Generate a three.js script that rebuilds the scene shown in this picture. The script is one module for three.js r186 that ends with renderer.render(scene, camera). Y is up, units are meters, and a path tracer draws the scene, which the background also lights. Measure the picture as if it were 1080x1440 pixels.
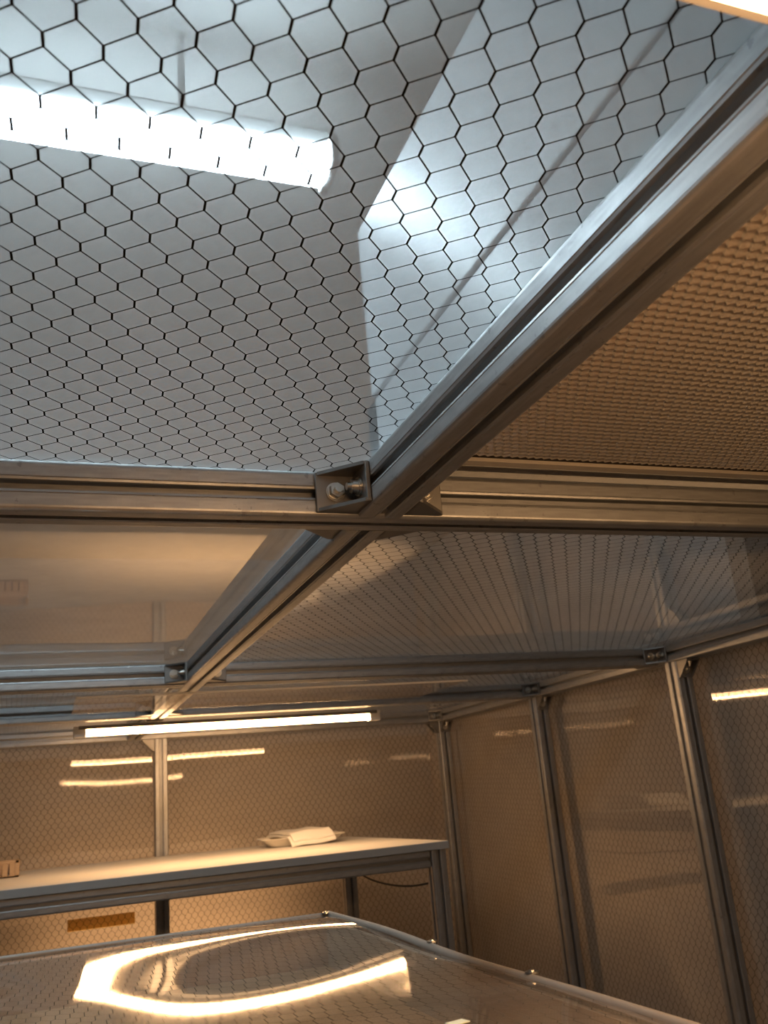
import * as THREE from 'three';
import { mergeGeometries } from 'three/addons/utils/BufferGeometryUtils.js';
import { RoundedBoxGeometry } from 'three/addons/geometries/RoundedBoxGeometry.js';
import { RectAreaLightUniformsLib } from 'three/addons/lights/RectAreaLightUniformsLib.js';

// ---------------------------------------------------------------- camera, light, exposure
// Places are written as (x to the right, y above the lens, d deep into the booth); the lens is 1.1 m above the floor.
const EYE = 1.1;
const P = (x, y, d) => new THREE.Vector3(x, y + EYE, -d);
const scene = new THREE.Scene();
scene.background = new THREE.Color(0x000000);
const camera = new THREE.PerspectiveCamera(59.24, 1080 / 1440, 0.01, 30);
camera.position.copy(P(0, 0, 0));
camera.up.set(-0.025, 0.9511, 0.308);
camera.lookAt(P(0.3485, 0.2971, 0.889));
camera.focus = 0.62;
camera.userData.fStop = camera.getFocalLength() / 1.5;   // a 1.5 mm pupil, as in a phone
RectAreaLightUniformsLib.init();
const renderer = new THREE.WebGLRenderer();
renderer.toneMapping = THREE.LinearToneMapping;
renderer.toneMappingExposure = 1.0;
renderer.shadowMap.enabled = true;
const WARM = new THREE.Color().setRGB(1, 0.57, 0.26), WARM_L = 76;    // the two warm tubes inside the booth
const COOL = new THREE.Color().setRGB(0.68, 0.88, 1.0), COOL_L = 27;  // the cold tube on the room's ceiling

// ---------------------------------------------------------------- helpers
let seed = 7;
const rnd = () => { seed = (seed * 1664525 + 1013904223) >>> 0; return seed / 4294967296; };
const taken = {};
const numbered = (n) => { const k = taken[n] = (taken[n] ?? -1) + 1; return k ? `${n}_${String(k).padStart(3, '0')}` : n; };
function finish(o) { o.traverse((m) => { if (m.isMesh) { m.castShadow = true; m.receiveShadow = true; } }); return o; }
function tag(o, label, category, group) {
  o.userData.label = label; o.userData.category = category;
  if (group) o.userData.group = group;
  return o;
}
function thing(name, label, category, pos, group) {
  const g = new THREE.Group(); g.name = numbered(name); if (pos) g.position.copy(pos); scene.add(g);
  return tag(g, label, category, group);
}
function part(parent, name, geo, mat, label) {
  const m = new THREE.Mesh(geo, mat); m.name = name; parent.add(m); finish(m);
  if (label) m.userData.label = label;
  return m;
}
function solo(name, geo, mat, label, category, pos, group) {
  const m = new THREE.Mesh(geo, mat); m.name = numbered(name); if (pos) m.position.copy(pos); scene.add(m); finish(m);
  return tag(m, label, category, group);
}
function struct(name, geo, mat, pos) {
  const m = new THREE.Mesh(geo, mat); m.name = name; if (pos) m.position.copy(pos); m.userData.kind = 'structure'; scene.add(m); return finish(m);
}
const box = (x0, x1, y0, y1, z0, z1) => new THREE.BoxGeometry(x1 - x0, y1 - y0, z1 - z0).translate((x0 + x1) / 2, (y0 + y1) / 2, (z0 + z1) / 2);
const plain = (g) => { const n = g.index ? g.toNonIndexed() : g; for (const k of Object.keys(n.attributes)) if (!['position', 'normal', 'uv'].includes(k)) n.deleteAttribute(k); return n; };
const merge = (l) => mergeGeometries(l.map(plain));
// value noise that tiles
function noise(n, cells, s) {
  let q = s >>> 0; const r = () => { q = (q * 1664525 + 1013904223) >>> 0; return q / 4294967296; };
  const g = Float32Array.from({ length: cells * cells }, r), out = new Float32Array(n * n);
  for (let j = 0; j < n; j++) for (let i = 0; i < n; i++) {
    const x = i / n * cells, y = j / n * cells, a = Math.floor(x), b = Math.floor(y), f = (t) => t * t * (3 - 2 * t), u = f(x - a), v = f(y - b);
    const G = (p, k) => g[(k % cells) * cells + (p % cells)];
    out[j * n + i] = (G(a, b) * (1 - u) + G(a + 1, b) * u) * (1 - v) + (G(a, b + 1) * (1 - u) + G(a + 1, b + 1) * u) * v;
  }
  return out;
}
function tex(n, f, srgb = false, rep = 1) {
  const d = new Uint8Array(n * n * 4);
  for (let i = 0; i < n * n; i++) { const c = f(i % n, Math.floor(i / n), i); for (let k = 0; k < 4; k++) d[i * 4 + k] = Math.max(0, Math.min(255, Math.round(255 * (Array.isArray(c) ? c[k] ?? 1 : k < 3 ? c : 1)))); }
  const t = new THREE.DataTexture(d, n, n); t.wrapS = t.wrapT = THREE.RepeatWrapping; t.magFilter = THREE.LinearFilter; t.minFilter = THREE.LinearFilter;
  if (srgb) t.colorSpace = THREE.SRGBColorSpace;
  t.repeat.set(rep, rep); t.needsUpdate = true; return t;
}
const n8 = noise(512, 8, 3), n32 = noise(512, 32, 5), n128 = noise(512, 128, 9), n256 = noise(512, 256, 11);
const mixN = (i) => 0.4 * n8[i] + 0.3 * n32[i] + 0.2 * n128[i] + 0.1 * n256[i];

// ---------------------------------------------------------------- materials
const std = (o) => new THREE.MeshPhysicalMaterial(o);
const lin = (r, g, b) => new THREE.Color().setRGB(r, g, b);
// anodised aluminium: scuffs and dull specks run with the grain of the metal
const scuff = tex(512, (x, y, i) => { const s = n128[(Math.floor(y / 8) % 512) * 512 + x]; const spot = mixN((i * 7 + 91) % (512 * 512)); return 0.9 + 0.1 * s - (mixN(i) > 0.69 ? 0.12 : 0) + 0.04 * (spot - 0.5); }, true, 5);
const alRough = tex(512, (x, y, i) => 0.75 + 0.25 * mixN(i), false, 5);
const aluminium = std({ color: lin(0.43, 0.43, 0.43), metalness: 0.75, roughness: 0.5, map: scuff, roughnessMap: alRough });
const bracketMetal = std({ color: lin(0.26, 0.25, 0.24), metalness: 0.85, roughness: 0.5, roughnessMap: alRough });
const boltMetal = std({ color: lin(0.62, 0.6, 0.56), metalness: 1, roughness: 0.28 });
const darkCap = std({ color: lin(0.05, 0.05, 0.05), roughness: 0.6 });
const white = std({ color: lin(0.78, 0.78, 0.77), roughness: 0.45 });
const lampBody = std({ color: lin(0.13, 0.12, 0.11), roughness: 0.6 });
const plasticCap = std({ color: lin(0.7, 0.68, 0.66), roughness: 0.5 });
// printed hexagon grid of the antistatic film: lattice a, b and short edge e in millimetres
const CEIL = { a: [17.5, 0.7], b: [8.4, 13.6], e: [0.3, 5.5], w: [0.56, 0.36] }, LID = { a: [7.8, 0.1], b: [2.6, 15], e: [0.2, 11.6], w: [0.2, 0.15] };
const hexMap = ({ a, b, e, w }, value) => tex(256, (px, py) => {
  const u = (px + 0.5) / 256, v = (py + 0.5) / 256; let k = 0;
  for (let i = -2; i <= 3; i++) for (let j = -1; j <= 2; j++) {
    const X = (u - i) * a[0] + (v - j) * b[0], Y = (u - i) * a[1] + (v - j) * b[1];
    const seg = (x0, y0, x1, y1, r) => {
      const dx = x1 - x0, dy = y1 - y0, t = Math.max(0, Math.min(1, ((X - x0) * dx + (Y - y0) * dy) / (dx * dx + dy * dy)));
      const d = Math.hypot(X - x0 - t * dx, Y - y0 - t * dy); k = Math.max(k, Math.max(0, Math.min(1, (r - d) / 0.08 + 0.5)));
    };
    seg(0, 0, e[0], e[1], w[0]); seg(e[0], e[1], b[0], b[1], w[1]); seg(e[0], e[1], b[0] - a[0], b[1] - a[1], w[1]);
  }
  return value(k);
}, false);
// clear film between the lines, matt black ink on them
const filmMaps = (l) => ({ map: hexMap(l, (k) => 1 - 0.98 * k), transmissionMap: hexMap(l, (k) => 1 - k), specularIntensityMap: hexMap(l, (k) => [1, 1, 1, 1 - k]) });
const CEIL_MAPS = filmMaps(CEIL), LID_MAPS = filmMaps(LID);
const film = std({ color: lin(0.93, 0.94, 0.94), ...CEIL_MAPS, transmission: 0.94, thickness: 0, roughness: 0.06, ior: 1.55 });
const nearFilm = std({ color: lin(0.93, 0.94, 0.94), ...CEIL_MAPS, transmission: 0.9, thickness: 0, roughness: 0.38, ior: 1.55 });
const wallFilm = std({ color: lin(0.93, 0.92, 0.9), ...CEIL_MAPS, transmission: 0.92, thickness: 0, roughness: 0.035, ior: 1.55 });
const lidFilm = std({ color: lin(0.9, 0.81, 0.7), ...LID_MAPS, transmission: 0.92, thickness: 0, roughness: 0.03, ior: 1.55 });
const acrylic = std({ color: lin(0.93, 0.94, 0.94), transmission: 1, thickness: 0, roughness: 0.03, ior: 1.49 });
const clearSheet = std({ color: lin(0.95, 0.95, 0.94), transmission: 1, thickness: 0, roughness: 0.02, ior: 1.49 });
const laminate = std({ color: lin(0.74, 0.72, 0.69), roughness: 0.4, map: tex(512, (x, y, i) => 0.95 + 0.05 * mixN(i), true, 3) });
const laminateEdge = std({ color: lin(0.45, 0.45, 0.44), roughness: 0.55 });
const boardTex = tex(512, (x, y, i) => { const m = mixN(i); return [0.86 + 0.14 * m, 0.85 + 0.14 * m, 0.84 + 0.13 * m]; }, true, 1);
const board = std({ color: lin(0.54, 0.47, 0.41), roughness: 0.75, map: boardTex });
const roomPaint = std({ color: lin(0.52, 0.52, 0.52), roughness: 0.85, map: boardTex });
const ceilingPaint = std({ color: lin(0.84, 0.85, 0.86), roughness: 0.8, map: boardTex });
const floorVinyl = std({ color: lin(0.32, 0.33, 0.34), roughness: 0.5, map: boardTex });
const peel = tex(512, (x, y, i) => 0.85 * n128[i] + 0.15 * n256[i], false, 6);
const powderCoat = std({ color: lin(0.62, 0.63, 0.64), roughness: 0.34, bumpMap: peel, bumpScale: 0.0003 });
const grilleMetal = std({ color: lin(0.6, 0.54, 0.47), metalness: 0.6, roughness: 0.4 });
const media = std({ color: lin(0.1, 0.085, 0.07), roughness: 0.95 });
const yellowTape = std({ color: lin(0.9, 0.68, 0.26), roughness: 0.9, transmission: 0.6, thickness: 0 });
const cardboard = std({ color: lin(0.62, 0.45, 0.3), roughness: 0.8, map: boardTex });
const edgeTape = std({ color: lin(0.27, 0.235, 0.2), roughness: 0.55 });
const kraft = std({ color: lin(0.46, 0.33, 0.22), roughness: 0.85, map: boardTex });
const clothWhite = std({ color: lin(0.82, 0.8, 0.76), roughness: 0.95, sheen: 0.3 });
const cream = std({ color: lin(0.8, 0.75, 0.66), roughness: 0.35 });
const rubber = std({ color: lin(0.03, 0.03, 0.03), roughness: 0.7 });
const paperTag = std({ color: lin(0.75, 0.82, 0.68), roughness: 0.6 });

// ---------------------------------------------------------------- the room around the booth
const Y0 = -EYE, YC = 0.8;
struct('floor', box(-2.2, 2.2, -0.05, 0, -3.2, 1.6), floorVinyl);
struct('ceiling', box(-2.2, 2.2, YC + EYE, YC + EYE + 0.05, -3.2, 1.6), ceilingPaint);
struct('wall_back', box(-2.2, 1.3, 0, 1.36, -3.0, -2.95), board);
struct('wall_back_upper', box(-2.2, 1.3, 1.36, YC + EYE, -3.0, -2.95), ceilingPaint);
struct('wall_right', box(1.243, 1.3, 0, 1.36, -2.95, -1.36), board);
struct('wall_right_upper', box(1.243, 1.3, 1.36, YC + EYE, -2.95, -1.36), ceilingPaint);
struct('wall_right_room', box(1.75, 1.8, 0, YC + EYE, -1.31, 1.6), roomPaint);
struct('wall_right_return', box(1.243, 1.8, 0, YC + EYE, -1.36, -1.31), board);
struct('wall_left', box(-2.25, -2.2, 0, YC + EYE, -3.2, 1.6), roomPaint);
struct('wall_front', box(-2.25, 1.8, 0, YC + EYE, 1.55, 1.6), roomPaint);

// ---------------------------------------------------------------- aluminium frame
const W = 0.036, HW = W / 2, YB = 0.2, YT = YB + W;     // beams: underside and top above the lens
function profileShape() {
  const s = new THREE.Shape(), r = 0.0035, o = 0.0036, lip = 0.0032, iw = 0.0078, id = 0.011;   // half slot, lip, half inner width, inner depth
  const side = [[-HW + r, -HW], [-0.0062, -HW], [-0.0057, -HW + 0.0006], [-0.0052, -HW], [-o, -HW + 0.0004], [-o, -HW + lip], [-iw, -HW + lip], [-0.0038, -HW + id], [0.0038, -HW + id], [iw, -HW + lip], [o, -HW + lip], [o, -HW + 0.0004], [0.0052, -HW], [0.0057, -HW + 0.0006], [0.0062, -HW], [HW - r, -HW]];
  let first = true;
  for (let k = 0; k < 4; k++) {
    const c = Math.cos(k * Math.PI / 2), q = Math.sin(k * Math.PI / 2), rot = ([x, y]) => [x * c - y * q, x * q + y * c];
    for (const p of side) { const [x, y] = rot(p); first ? s.moveTo(x, y) : s.lineTo(x, y); first = false; }
    for (let j = 1; j < 4; j++) { const a = -Math.PI / 2 + j * Math.PI / 8, [x, y] = rot([HW - r + r * Math.cos(a), -HW + r + r * Math.sin(a)]); s.lineTo(x, y); }
  }
  s.closePath(); return s;
}
const PROFILE = profileShape();
// a slotted profile with its lower near corner at (x, y, d), running along 'x', 'y' or 'd'
function profileGeo(axis, len) {
  const g = new THREE.ExtrudeGeometry(PROFILE, { depth: len, bevelEnabled: false, steps: 1 });
  if (axis === 'x') g.rotateY(Math.PI / 2); else if (axis === 'y') g.rotateX(-Math.PI / 2); else g.rotateY(Math.PI);
  return g;
}
function beam(name, axis, x, y, d, len, label, category, group) {
  const pos = axis === 'x' ? P(x, y + HW, d + HW) : axis === 'y' ? P(x + HW, y, d + HW) : P(x + HW, y + HW, d);
  return solo(name, profileGeo(axis, len), aluminium, label, category, pos, group);
}
const XA = 0.219, DB = 0.6125, DC = 1.534, DD = 2.05, DE = 2.67, XR = 1.168, XL = -1.1, DN = -0.5;
beam('ceiling_beam', 'x', XL, YB, DB, XR - XL, 'wide slotted aluminium crossbeam nearest the camera, spanning the whole picture', 'beam', 'booth ceiling beams');
beam('ceiling_beam', 'd', XA, YB, DN, DB - DN, 'slotted aluminium beam overhead between hexagon film and expanded metal grille', 'beam', 'booth ceiling beams');
beam('ceiling_beam', 'd', XA, YB, DB + W, DE - DB - W, 'slotted aluminium beam running back from the near crossbeam to the lit tube', 'beam', 'booth ceiling beams');
beam('ceiling_beam', 'x', XL, YB, DC, XA - XL, 'middle aluminium crossbeam at the left, behind the clear reflecting panel', 'beam', 'booth ceiling beams');
beam('ceiling_beam', 'x', XA + W, YB, DC, XR - XA - W, 'middle aluminium crossbeam at the right, meeting the side rail in a dark bracket', 'beam', 'booth ceiling beams');
beam('ceiling_beam', 'x', XL, YB, DD, XA - XL, 'far aluminium crossbeam at the left, just above the lit tube lamp', 'beam', 'booth ceiling beams');
beam('ceiling_beam', 'x', XA + W, YB, DD, XR - XA - W, 'far aluminium crossbeam at the right, ending at the second wall post', 'beam', 'booth ceiling beams');
beam('ceiling_beam', 'x', XL, YB, DE, XR - XL, 'rearmost aluminium crossbeam along the top of the back film wall', 'beam', 'booth ceiling beams');
beam('ceiling_beam', 'd', XR, YB, DN, DE + W - DN, 'slotted aluminium side rail along the top of the right film wall', 'beam', 'booth ceiling beams');
const POST = YB - Y0;
beam('wall_post', 'y', XR, Y0, DE, POST, 'aluminium post in the far corner behind the white bench', 'post', 'booth wall posts');
beam('wall_post', 'y', XR, Y0, DD, POST, 'aluminium post between the two middle panels of the right wall, beside a dark shadow', 'post', 'booth wall posts');
beam('wall_post', 'y', XR, Y0, 1.48, POST, 'brightest and nearest aluminium post of the right wall, under the side rail', 'post', 'booth wall posts');
beam('wall_post', 'y', 0.294, Y0, DE, POST, 'aluminium post standing in the back film wall behind the lit tube', 'post', 'booth wall posts');
beam('wall_post', 'y', XR, Y0, DB, POST, 'aluminium post of the right wall beside the near crossbeam', 'post', 'booth wall posts');

// ---------------------------------------------------------------- brackets
// arms along +x and +z from an inner corner at the origin, 31 mm wide in y
function bracketGeo() {
  const L = 0.033, w = 0.031, t = 0.0034, list = [
    new RoundedBoxGeometry(L, w, t, 2, 0.0008).translate(L / 2, 0, t / 2), new RoundedBoxGeometry(t, w, L, 2, 0.0008).translate(t / 2, 0, L / 2)];
  for (const s of [-1, 1]) {
    const sh = new THREE.Shape(); sh.moveTo(0, 0); sh.lineTo(L * 0.96, 0); sh.lineTo(L * 0.96, t * 1.3); sh.lineTo(t * 1.3, L * 0.96); sh.lineTo(0, L * 0.96); sh.closePath();
    const g = new THREE.ExtrudeGeometry(sh, { depth: 0.0026, bevelEnabled: false }); g.rotateX(Math.PI / 2);
    list.push(g.translate(0, s > 0 ? w / 2 : -w / 2 + 0.0026, 0));
  }
  return merge(list);
}
const BRACKET = bracketGeo();
const WASHER = new THREE.CylinderGeometry(0.0074, 0.0074, 0.0014, 24).rotateX(Math.PI / 2);
const NUT = merge([new THREE.CylinderGeometry(0.0058, 0.0062, 0.0052, 6).rotateX(Math.PI / 2).translate(0, 0, 0.0033), new THREE.CylinderGeometry(0.003, 0.003, 0.004, 12).rotateX(Math.PI / 2).translate(0, 0, 0.0075), new THREE.CylinderGeometry(0.0067, 0.0067, 0.0012, 24).rotateX(Math.PI / 2).translate(0, 0, 0.0012)]);
function bracket(pos, ax, az, label) {
  const X = new THREE.Vector3(...ax), Z = new THREE.Vector3(...az), Yv = new THREE.Vector3().crossVectors(Z, X);
  const o = thing('corner_bracket', label, 'bracket', pos, 'corner brackets of the booth frame');
  o.quaternion.setFromRotationMatrix(new THREE.Matrix4().makeBasis(X, Yv, Z));
  part(o, 'bracket_body', BRACKET, bracketMetal);
  const a = part(o, 'bolt', NUT, boltMetal); a.position.set(0.018, 0, 0.0042); part(a, 'washer', WASHER, boltMetal);
  const b = part(o, 'bolt', NUT, boltMetal); b.position.set(0.0042, 0, 0.018); b.rotation.y = Math.PI / 2; part(b, 'washer', WASHER, boltMetal);
  return o;
}
const ym = YB + HW, nx = [-1, 0, 0], px = [1, 0, 0], nearZ = [0, 0, 1], farZ = [0, 0, -1], up = [0, 1, 0], dn = [0, -1, 0];
bracket(P(XA, ym, DB), nx, nearZ, 'large gusset bracket with a hex bolt, left of the near beam crossing');
bracket(P(XA + W, ym, DB), px, nearZ, 'gusset bracket half hidden on the right side of the near beam crossing');
bracket(P(XA, ym, DB + W), nx, farZ, 'dark bracket peeping out under the near crossbeam, left of the crossing');
bracket(P(XA + W, ym, DB + W), px, farZ, 'dark bracket peeping out under the near crossbeam, right of the crossing');
bracket(P(XA, ym, DC), nx, nearZ, 'dark bolted bracket where the left middle crossbeam meets the long beam, near side');
bracket(P(XA + W, ym, DC), px, nearZ, 'small bracket right of the long beam at the middle crossbeam, near side');
bracket(P(XA, ym, DC + W), nx, farZ, 'bracket behind the left middle crossbeam, mostly hidden by it');
bracket(P(XA, ym, DD), nx, nearZ, 'bracket left of the long beam at the far crossbeam, just above the lit tube');
bracket(P(XA + W, ym, DD), px, nearZ, 'bracket right of the long beam at the far crossbeam, above the lit tube');
bracket(P(XR, ym, DC), nx, nearZ, 'dark bracket joining the right middle crossbeam to the side rail');
bracket(P(XR, ym, DC + W), nx, farZ, 'bracket behind the right middle crossbeam at the side rail');
bracket(P(XR, ym, DD), nx, nearZ, 'dark bracket joining the far crossbeam to the side rail above the second post');
bracket(P(XR, ym, DE), nx, nearZ, 'dark bracket in the upper far corner between back beam and side rail');
bracket(P(XR + HW, YB, 1.48), dn, nearZ, 'dark bracket under the side rail on the near side of the nearest post');
bracket(P(XR + HW, YB, DD), dn, nearZ, 'dark bracket under the side rail on the near side of the second post');
bracket(P(XR + HW, YB, DE), dn, nearZ, 'dark bracket under the side rail beside the far corner post');
bracket(P(XR, YB, DE + HW), dn, nx, 'dark bracket under the back beam beside the far corner post');
bracket(P(0.294, YB, DE + HW), dn, nx, 'bracket under the back beam left of the post behind the lit tube');

// ---------------------------------------------------------------- film panels
const hexUV = (mx, my, { a, b }) => { const det = a[0] * b[1] - a[1] * b[0]; return [(mx * b[1] - my * b[0]) / det, (my * a[0] - mx * a[1]) / det]; };   // millimetres to lattice
function sheet(nu, nv, at, mm, lattice = CEIL) {
  const g = new THREE.PlaneGeometry(1, 1, nu, nv), p = g.attributes.position, uv = g.attributes.uv;
  for (let i = 0; i < p.count; i++) {
    const u = p.getX(i) + 0.5, v = p.getY(i) + 0.5, q = at(u, v), [a, b] = mm(u, v), [s, t] = hexUV(a, b, lattice);
    p.setXYZ(i, q.x, q.y, q.z); uv.setXY(i, s, t);
  }
  g.computeVertexNormals(); return g;
}
const bow = (u, v) => 16 * u * (1 - u) * v * (1 - v);
const lerp = (a, b, t) => a + (b - a) * t;
function ceilingPanel(x0, x1, d0, d1, mat, sag, label, wob = 0.0004, ph = 0, name = 'ceiling_film', arch = 0) {
  const y = YT + 0.0012, cx = (x0 + x1) / 2, cd = (d0 + d1) / 2, c = P(cx, y, cd);
  const g = sheet(60, 60, (u, v) => { const x = lerp(x0, x1, u), d = lerp(d0, d1, v); return P(x, y - sag * bow(u, v) + arch * 4 * v * (1 - v) * Math.max(0, 2 * u - 1) + Math.min(1, 4 * bow(u, v)) * wob * Math.sin(x * 19 + ph) * Math.cos(d * 15 + 2 * ph), d).sub(c); },
    (u, v) => [(lerp(x0, x1, u) * 1000 + 5.8) / 1.053, (lerp(d0, d1, v) * 1000 - 241.2) / 1.053]);
  return solo(name, g, mat, label, 'film', c, 'booth ceiling panels');
}
const XM = XA + HW;
ceilingPanel(XL, XM, DN, DB + HW, nearFilm, 0.002, 'overhead transparent film printed with a large black hexagon grid, under the cold tube', 0.0003, 1);
ceilingPanel(XL, XM, DB + HW, DC + HW, acrylic, 0, 'clear glossy ceiling panel left of the long beam, reflecting the white bench', 0.0002, 2, 'acrylic_ceiling', 0).userData.category = 'acrylic sheet';
ceilingPanel(XM, XR + HW, DB + HW, DC + HW, film, 0.003, 'hexagon grid film panel right of the long beam, reflecting the wall posts', 0.0004, 3);
ceilingPanel(XL, XM, DC + HW, DD + HW, film, 0.003, 'narrow strip of ceiling film left, between the middle and far crossbeams', 0.0004, 4);
ceilingPanel(XM, XR + HW, DC + HW, DD + HW, film, 0.003, 'narrow strip of ceiling film right, between the middle and far crossbeams', 0.0004, 5);
ceilingPanel(XL, XM, DD + HW, DE + HW, film, 0.003, 'rearmost strip of ceiling film left, above the lit tube', 0.0004, 6);
ceilingPanel(XM, XR + HW, DD + HW, DE + HW, film, 0.003, 'rearmost strip of ceiling film right, in front of the back beam', 0.0004, 7);
function wallPanel(a, b, label, back, tilt = 0, ph = 0, wob = 0.0005) {
  const y0 = Y0 + 0.02, y1 = YT, c = back ? P((a + b) / 2, y0, DE + W + 0.0012) : P(XR + W + 0.0012, y0, (a + b) / 2);
  const g = sheet(70, 90, (u, v) => {
    const s = lerp(a, b, u), y = lerp(y0, y1, v), k = 16 * u * (1 - u) * v * (1 - v);
    const out = tilt * (y1 - y) * Math.min(1, 6 * u * (1 - u)) * 0.35 + Math.min(1, 2 * k) * wob * (Math.sin(s * 17 + ph) + 0.6 * Math.cos(y * 9 + ph * 2 + s * 6));
    return (back ? P(s, y, DE + W + 0.0012 + out) : P(XR + W + 0.0012 + out, y, s)).sub(c);
  }, (u, v) => [lerp(a, b, u) * 1000, lerp(y0, y1, v) * 1000]);
  return solo('wall_film', g, wallFilm, label, 'film', c, 'booth wall film panels');
}
wallPanel(XL, 0.312, 'back wall hexagon film panel left of the post behind the lit tube', true, 0.01, 1, 0.0006);
wallPanel(0.312, XR + HW, 'back wall hexagon film panel behind the tray on the bench', true, 0.01, 2, 0.0003);
wallPanel(DD + HW, DE + HW, 'narrow right wall film panel between the far corner post and the second post', false, 0.01, 3, 0.0003);
wallPanel(1.498, DD + HW, 'right wall hexagon film panel with a dark post shadow, between second and nearest posts', false, 0.01, 4, 0.0003);
wallPanel(DB + HW, 1.498, 'greyer right wall film panel at the picture edge, reflecting the bright tube', false, 0.01, 5, 0.0004);

// ---------------------------------------------------------------- fan filter unit over the near right bay
{
  const x0 = 0.243, x1 = 1.16, d0 = DN, d1 = 0.637, o = thing('fan_filter_unit', 'pale powder coated fan filter unit with an expanded metal grille underneath', 'filter unit', P(x0, YT, d1));
  const L = (g) => g.translate(-x0, -(YT + EYE), d1);
  const bx = (a, b, c, d, e, f) => L(box(a, b, c + EYE, d + EYE, -f, -e));
  part(o, 'housing', L(new RoundedBoxGeometry(x1 - x0 - 0.004, 0.162, d1 - d0, 3, 0.004).translate((x0 + x1) / 2 + 0.002, 0.3095 + 0.081 + EYE, -(d0 + d1) / 2)), powderCoat);
  part(o, 'seam_gasket', bx(x0 + 0.008, x1 - 0.008, 0.301, 0.3095, d0 + 0.008, d1 - 0.008), darkCap, 'dark seam around the housing');
  part(o, 'filter_frame', merge([bx(x0, x0 + 0.02, YT + 0.002, 0.301, d0, d1), bx(x1 - 0.02, x1, YT + 0.002, 0.301, d0, d1), bx(x0, x1, YT + 0.002, 0.301, d1 - 0.02, d1), bx(x0, x1, YT + 0.002, 0.301, d0, d0 + 0.02)]), powderCoat);
  part(o, 'grille_lip', merge([bx(0.262, 1.14, 0.2405, 0.2435, 0.588, 0.598), bx(0.256, 0.264, 0.2405, 0.2435, d0 + 0.02, 0.598)]), grilleMetal);
  part(o, 'filter_media', bx(x0 + 0.02, x1 - 0.02, 0.252, 0.3, d0 + 0.02, d1 - 0.02), media);
  // expanded metal: rows of zigzag strands, each strand a tilted flat bar
  const PX = 0.0036, PD = 0.0068, pos = [], idx = [], yb = 0.2452;
  const bar = (ax, ad, bx2, bd) => {   // one leg of a chevron strand, its far edge hanging lower
    const n = pos.length / 3, w = 0.0025, h = 0.0015, th = 0.0007;
    for (const [qx, qd] of [[ax, ad], [bx2, bd]]) for (const [s, yy] of [[-1, h], [1, -h], [1, -h + th], [-1, h + th]]) { const v = P(qx, yb + yy, qd + s * w); pos.push(v.x - x0, v.y - YT - EYE, v.z + d1); }
    for (let k = 0; k < 4; k++) { const a = n + k, b = n + (k + 1) % 4; idx.push(a, b, a + 4, b, b + 4, a + 4); }
  };
  const cols = Math.floor(0.63 / PX), rows = Math.floor(0.6 / PD);
  for (let r = 0; r < rows; r++) for (let c = 0; c < cols; c++) {
    const z = (k) => 0.583 - r * PD + ((k + r) % 2 ? 0 : -0.003);
    bar(0.259 + c * PX, z(c), 0.259 + (c + 1) * PX, z(c + 1));
  }
  const g = new THREE.BufferGeometry(); g.setAttribute('position', new THREE.Float32BufferAttribute(pos, 3)); g.setIndex(idx);
  const gg = g.toNonIndexed(); gg.computeVertexNormals();
  part(o, 'grille', gg, grilleMetal, 'expanded metal mesh in a chevron pattern').userData.kind = 'stuff';
}

// ---------------------------------------------------------------- lamps
function warmTube(label, x0, x1, y, d, turn = 0, power = 1) {
  const len = x1 - x0, o = thing('tube_lamp', label, 'lamp', P((x0 + x1) / 2, y, d), 'warm tube lamps in the booth');
  o.rotation.x = turn;
  const tube = (r, l) => new THREE.CylinderGeometry(r, r, l, 24).rotateZ(Math.PI / 2);
  const glow = std({ color: lin(0.9, 0.88, 0.8), emissive: WARM, emissiveIntensity: WARM_L * 0.38 * power, roughness: 0.5 });
  const sh = new THREE.Shape(); sh.moveTo(-0.018, 0.0045); sh.lineTo(-0.018, 0.0118); sh.lineTo(0.018, 0.0118); sh.lineTo(0.018, 0.0045); sh.closePath();
  part(o, 'housing', new THREE.ExtrudeGeometry(sh, { depth: len - 0.02, bevelEnabled: false }).translate(0, 0, -(len - 0.02) / 2).rotateY(Math.PI / 2), lampBody);
  part(o, 'diffuser', tube(0.0098, len - 0.05), glow, 'glowing warm diffuser');
  for (const s of [-1, 1]) part(o, 'end_cap', new RoundedBoxGeometry(0.026, 0.024, 0.024, 2, 0.002).translate(s * (len / 2 - 0.013), 0, 0), plasticCap);
  for (const s of [-1, 1]) {   // two strips of light just off the diffuser, facing down to both sides
    const l = new THREE.RectAreaLight(WARM, WARM_L * 0.85 * power, len - 0.052, 0.0125); l.name = 'tube_light';
    l.position.set(0, -0.0088, s * 0.0056); o.add(l); l.rotation.x = -Math.PI / 2 + s * -0.5; 
  }
  return o;
}
warmTube('lit warm tube lamp hanging under the clear strip in front of the back wall', 0.062, 0.772, 0.1835, 2.127);
warmTube('warm tube lamp behind the back film, low down and hidden by the foreground box', 0.0, 0.71, -0.36, 2.7215, Math.PI / 2, 0.4);
warmTube('warm tube lamp close overhead, beside the near end of the film', 0.06, 0.77, 0.1835, 0.122);
{
  const o = thing('acrylic_strip', 'clear acrylic strip above the lit tube with a bright orange front edge', 'plastic strip', P(0.415, 0.197, 1.62));
  part(o, 'sheet', new THREE.PlaneGeometry(0.73, 0.26).rotateX(-Math.PI / 2).translate(0, 0, -0.13), clearSheet);
  part(o, 'front_edge', new RoundedBoxGeometry(0.73, 0.0036, 0.003, 2, 0.0012), std({ color: lin(0.95, 0.92, 0.88), transmission: 0.6, roughness: 0.95, thickness: 0 }));
}
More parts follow.
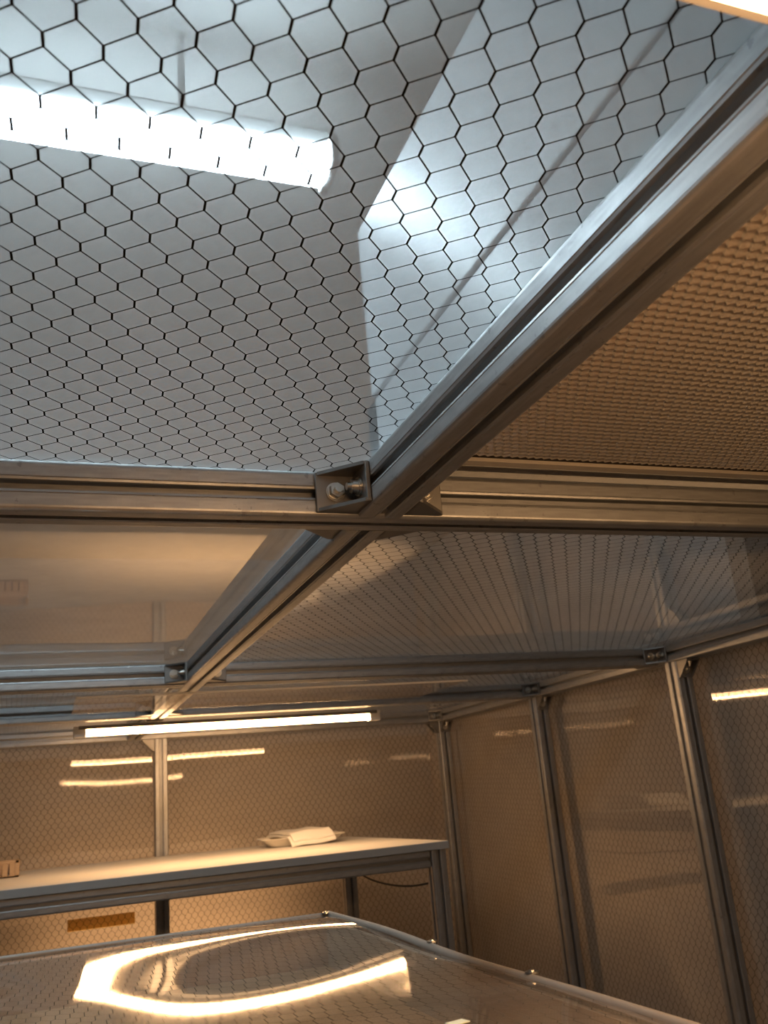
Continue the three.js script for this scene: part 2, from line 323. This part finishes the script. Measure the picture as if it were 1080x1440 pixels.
{
  const y = 0.655, o = thing('ceiling_lamp', 'glaring cold white tube lamp on the room ceiling above the film', 'lamp', P(0.0, y, 0.781));
  const x0 = -0.5, x1 = 0.272, len = x1 - x0, mid = (x0 + x1) / 2, r = 0.016;
  part(o, 'housing', new RoundedBoxGeometry(len + 0.012, 0.022, 0.036, 3, 0.004).translate(mid, 0.026, 0), white);
  for (const s of [-0.25, 0.12]) part(o, 'stem', new THREE.CylinderGeometry(0.004, 0.004, 0.11, 12).translate(s, 0.09, 0), white);
  part(o, 'tube', new THREE.CylinderGeometry(r, r, len, 28).rotateZ(Math.PI / 2).scale(1, 1, 1.75).translate(mid, 0, 0), std({ color: lin(0.9, 0.9, 0.9), emissive: COOL, emissiveIntensity: COOL_L }), 'glowing cold white tube');
  for (const s of [x0 - 0.005, x1 + 0.005]) part(o, 'lamp_holder', new RoundedBoxGeometry(0.01, 0.04, 0.056, 2, 0.003).translate(s, 0.006, 0), plasticCap);
  const l = new THREE.RectAreaLight(COOL, COOL_L * 0.25, len, r * 3.2); l.name = 'ceiling_tube_light'; l.position.set(mid, -r - 0.001, 0); l.rotation.x = -Math.PI / 2; o.add(l);
}

// ---------------------------------------------------------------- bench with its things
const TY = -0.111, TX = 0.845, TF = 1.945;
{
  const o = thing('bench', 'white topped bench on slotted aluminium legs along the back wall', 'bench', P(TX, Y0, TF));
  const at = (m, x, y, d) => { m.position.copy(P(x, y, d)).sub(o.position); return m; };
  const xl = -1.0, len = TX - xl, dep = DE - 0.005 - TF;
  const top = part(o, 'tabletop', new RoundedBoxGeometry(len, 0.0165, dep, 2, 0.0015), laminate, 'white laminate top'); at(top, (xl + TX) / 2, TY - 0.00825, TF + dep / 2);
  const edge = part(top, 'edge_band', box(-len / 2, len / 2, -0.0075, 0.0072, dep / 2, dep / 2 + 0.0012), laminateEdge, 'grey edge band');
  edge.userData.label = 'grey edge band';
  const yr = TY - 0.0165 - W;
  at(part(o, 'rail', profileGeo('x', len - 0.008 - W), aluminium), xl, yr + HW, TF + 0.008 + HW);
  at(part(o, 'rail', profileGeo('x', len - 0.008 - W), aluminium), xl, yr + HW, DE - 0.03 - HW);
  at(part(o, 'rail', profileGeo('d', dep - 0.09), aluminium), TX - 0.005 - HW, yr + HW, TF + 0.008 + W);
  const LG = TY - 0.0165 - Y0;
  for (const [x, d] of [[TX - 0.004 - HW, TF + 0.008 + HW], [TX - 0.004 - HW, DE - 0.03 - HW], [-0.9, TF + 0.008 + HW], [-0.9, DE - 0.03 - HW]]) at(part(o, 'leg', profileGeo('y', LG), aluminium), x, Y0, d);
}
{ // shallow tray, walls flared outwards
  const o = thing('tray', 'shallow cream tray on the bench with a folded cloth in it', 'tray', P(0.655, TY, 2.5));
  const ring = (hx, hd, y) => { const r = 0.018, out = []; for (const [sx, sd, a0] of [[1, 1, 0], [-1, 1, 90], [-1, -1, 180], [1, -1, 270]]) for (let k = 0; k <= 5; k++) { const a = (a0 + k * 18) * Math.PI / 180; out.push([sx * (hx - r) + r * Math.cos(a), y, -(sd * (hd - r) + r * Math.sin(a))]); } return out; };
  const rings = [ring(0.082, 0.06, 0.0005), ring(0.084, 0.062, 0.001), ring(0.104, 0.082, 0.021), ring(0.11, 0.088, 0.0225), ring(0.11, 0.088, 0.0205), ring(0.102, 0.08, 0.0185), ring(0.08, 0.058, 0.0035)], pos = [], idx = [], n = 24;
  for (const r of rings) for (const p of r) pos.push(...p);
  for (let r = 0; r < rings.length - 1; r++) for (let k = 0; k < n; k++) { const a = r * n + k, b = r * n + (k + 1) % n; idx.push(a, b, a + n, b, b + n, a + n); }
  const cap = (r, y) => { const c = pos.length / 3; pos.push(0, y, 0); for (let k = 0; k < n; k++) idx.push(r * n + k, r * n + (k + 1) % n, c); };
  cap(0, 0.0005); cap(6, 0.0035);
  const g = new THREE.BufferGeometry(); g.setAttribute('position', new THREE.Float32BufferAttribute(pos, 3)); g.setIndex(idx); g.computeVertexNormals();
  part(o, 'tray_body', g, cream);
  o.rotation.y = -0.12;
}
{ // folded cloth lying across the tray, its near end drooping over the rim
  const lay = (off, w, l) => { const g = new THREE.BoxGeometry(w, 0.006, l, 34, 2, 30), p = g.attributes.position;
    for (let i = 0; i < p.count; i++) { const x = p.getX(i), z = p.getZ(i), t = x / w, over = Math.max(0, z - 0.085); p.setY(i, p.getY(i) * (1 - 0.5 * Math.abs(t)) + off - 0.5 * over - 4.5 * over * over + 0.0012 * Math.sin(x * 70 + z * 30) + 0.006 * t); }
    g.computeVertexNormals(); return g; };
  const o = thing('folded_cloth', 'folded white cloth lying across the tray on the bench', 'cloth', P(0.655, TY + 0.027, 2.5));
  part(o, 'lower_fold', lay(0.0005, 0.12, 0.235), clothWhite); part(o, 'upper_fold', lay(0.0072, 0.108, 0.225), clothWhite);
  o.rotation.y = 0.05;
}
{ // slotted cardboard box at the picture's left edge
  const o = thing('slotted_box', 'small tan slotted box on the bench at the left picture edge', 'box', P(-0.12, TY, 2.42));
  part(o, 'box_body', merge([box(-0.075, 0.075, 0, 0.003, -0.04, 0.04), box(-0.075, -0.072, 0, 0.036, -0.04, 0.04), box(0.068, 0.075, 0, 0.036, -0.04, 0.04), box(-0.075, 0.075, 0, 0.036, -0.04, -0.037), box(-0.075, 0.075, 0, 0.004, 0.037, 0.04), box(-0.075, 0.075, 0.031, 0.036, 0.037, 0.04)]), cardboard);
  for (let k = 0; k < 9; k++) part(o, 'slat', box(-0.068 + k * 0.0155, -0.057 + k * 0.0155, 0.004, 0.031, 0.0365, 0.039), cardboard);
}
{ // cable slung between the bench legs
  const a = P(TX - 0.004 - W, -0.19, 2.6), c = new THREE.CatmullRomCurve3([P(0.86, -0.213, DE - 0.03), P(0.85, -0.222, 2.5), P(0.835, -0.222, 2.3), P(0.82, -0.212, 2.12), P(0.812, -0.198, TF + 0.05)].map((v) => v.sub(a)));
  solo('cable', new THREE.TubeGeometry(c, 40, 0.0022, 8), rubber, 'thin dark cable slung between the legs at the right end of the bench', 'cable', a);
}
solo('tape_strip', new RoundedBoxGeometry(0.172, 0.03, 0.006, 3, 0.0028), yellowTape, 'yellow strip stuck behind the back film, under the bench', 'tape', P(0.158, -0.261, DE + W + 0.012));

// ---------------------------------------------------------------- film topped box in the foreground
{
  const BX = 0.245, BD = 0.849, BY = -0.1, x0 = -0.55, d0 = 0.05, o = thing('film_topped_box', 'low box in the foreground under slack hexagon film that mirrors the lamp', 'box', P(BX, Y0, BD));
  const rel = (v) => v.sub(o.position);
  // the slack of the film: heights of a cubic B-spline net in tenths of a millimetre, rows from near (d 0.32) to far (d 0.849), columns from x -0.143 to 0.245
  const net = [
    [172, 161, 153, 149, 147, 143, 135, 117, 89, 50, 4, -50],
    [155, 136, 121, 109, 102, 99, 98, 92, 77, 47, 6, -45],
    [141, 116, 94, 75, 61, 54, 54, 59, 57, 41, 8, -35],
    [128, 101, 74, 48, 26, 12, 8, 16, 28, 29, 11, -20],
    [118, 89, 59, 29, 0, -23, -35, -30, -8, 10, 10, -3],
    [107, 79, 49, 17, -16, -45, -64, -61, -36, -11, 6, 13],
    [96, 69, 40, 9, -23, -54, -76, -76, -56, -26, 2, 22],
    [83, 58, 31, 3, -28, -58, -80, -83, -68, -42, -10, 20],
    [69, 46, 21, -6, -35, -62, -78, -82, -71, -50, -23, 11],
    [53, 31, 8, -16, -41, -61, -70, -69, -60, -46, -26, 6],
    [38, 17, -4, -22, -38, -53, -57, -52, -45, -33, -16, 8],
    [24, 5, -13, -28, -38, -43, -42, -34, -24, -15, -1, 13],
    [14, -2, -17, -27, -32, -30, -26, -16, -3, 10, 17, 15],
    [7, -3, -13, -20, -22, -17, -9, 0, 15, 26, 24, 8],
    [6, 1, -2, -5, -7, -5, 4, 11, 16, 15, 6, -11],
    [10, 12, 13, 15, 15, 15, 15, 10, -2, -17, -30, -43]];
  const basis = (t, n) => { const q = Math.max(0, Math.min(1 - 1e-9, t)) * (n - 3), i = Math.floor(q), f = q - i; return [i, [(1 - f) ** 3 / 6, (3 * f ** 3 - 6 * f * f + 4) / 6, (-3 * f ** 3 + 3 * f * f + 3 * f + 1) / 6, f ** 3 / 6]]; };
  const lidY = (x, d) => {
    const [i, wx] = basis((x + 0.142857) / (BX + 0.142857), 12), [j, wd] = basis((d - 0.32) / (BD - 0.32), 16);
    let h = 0; for (let p = 0; p < 4; p++) for (let q = 0; q < 4; q++) h += wx[p] * wd[q] * net[j + q][i + p];
    return BY + h * 1e-4;
  };
  const g = sheet(200, 240, (u, v) => { const x = lerp(x0, BX, u), d = lerp(d0, BD, v); return rel(P(x, lidY(x, d), d)); }, (u, v) => [lerp(x0, BX, u) * 1000, lerp(d0, BD, v) * 1000], LID);
  part(o, 'film_lid', g, lidFilm, 'slack glossy hexagon film');
  const strip = (pts, r) => new THREE.TubeGeometry(new THREE.CatmullRomCurve3(pts.map((q) => rel(P(...q)))), 60, r, 8);
  part(o, 'edge_strip', strip([[BX, BY + 0.001, BD], [BX + 0.0025, BY + 0.001, 0.7], [BX + 0.001, BY - 0.001, 0.56], [BX, BY + 0.0005, 0.4], [BX, BY, d0]], 0.0028), edgeTape);
  part(o, 'edge_strip', strip([[x0, BY + 0.0005, BD], [0, BY + 0.0005, BD], [BX, BY + 0.0005, BD]], 0.0022), edgeTape);
  const wall = (a, b, c, d, e, f) => box(a, b, c + EYE, d + EYE, -f, -e).translate(-o.position.x, -o.position.y, -o.position.z);
  part(o, 'side_panel', wall(BX - 0.004, BX, Y0 + 0.001, BY - 0.004, d0, BD), board);
  part(o, 'side_panel', wall(x0, BX - 0.004, Y0 + 0.001, BY - 0.004, BD - 0.004, BD), board);
  part(o, 'inner_floor', wall(x0, BX - 0.005, BY - 0.045, BY - 0.04, d0, BD - 0.005), kraft);
  for (const [x, d] of [[BX - 0.004, BD - 0.004], [BX + 0.003, 0.615], [BX + 0.002, 0.475]]) { const s = part(o, 'screw', merge([new THREE.CylinderGeometry(0.0036, 0.0038, 0.0009, 20), new THREE.CylinderGeometry(0.0018, 0.0021, 0.0009, 6).translate(0, 0.0007, 0)]), boltMetal); s.position.copy(rel(P(x, BY + 0.0028, d))); }
  const st = part(o, 'sticker', new THREE.BoxGeometry(0.009, 0.0004, 0.006), paperTag, 'pale green paper sticker'); st.position.copy(rel(P(0.17, lidY(0.17, 0.401) + 0.001, 0.401))); st.rotation.y = 0.2;
}

renderer.render(scene, camera);
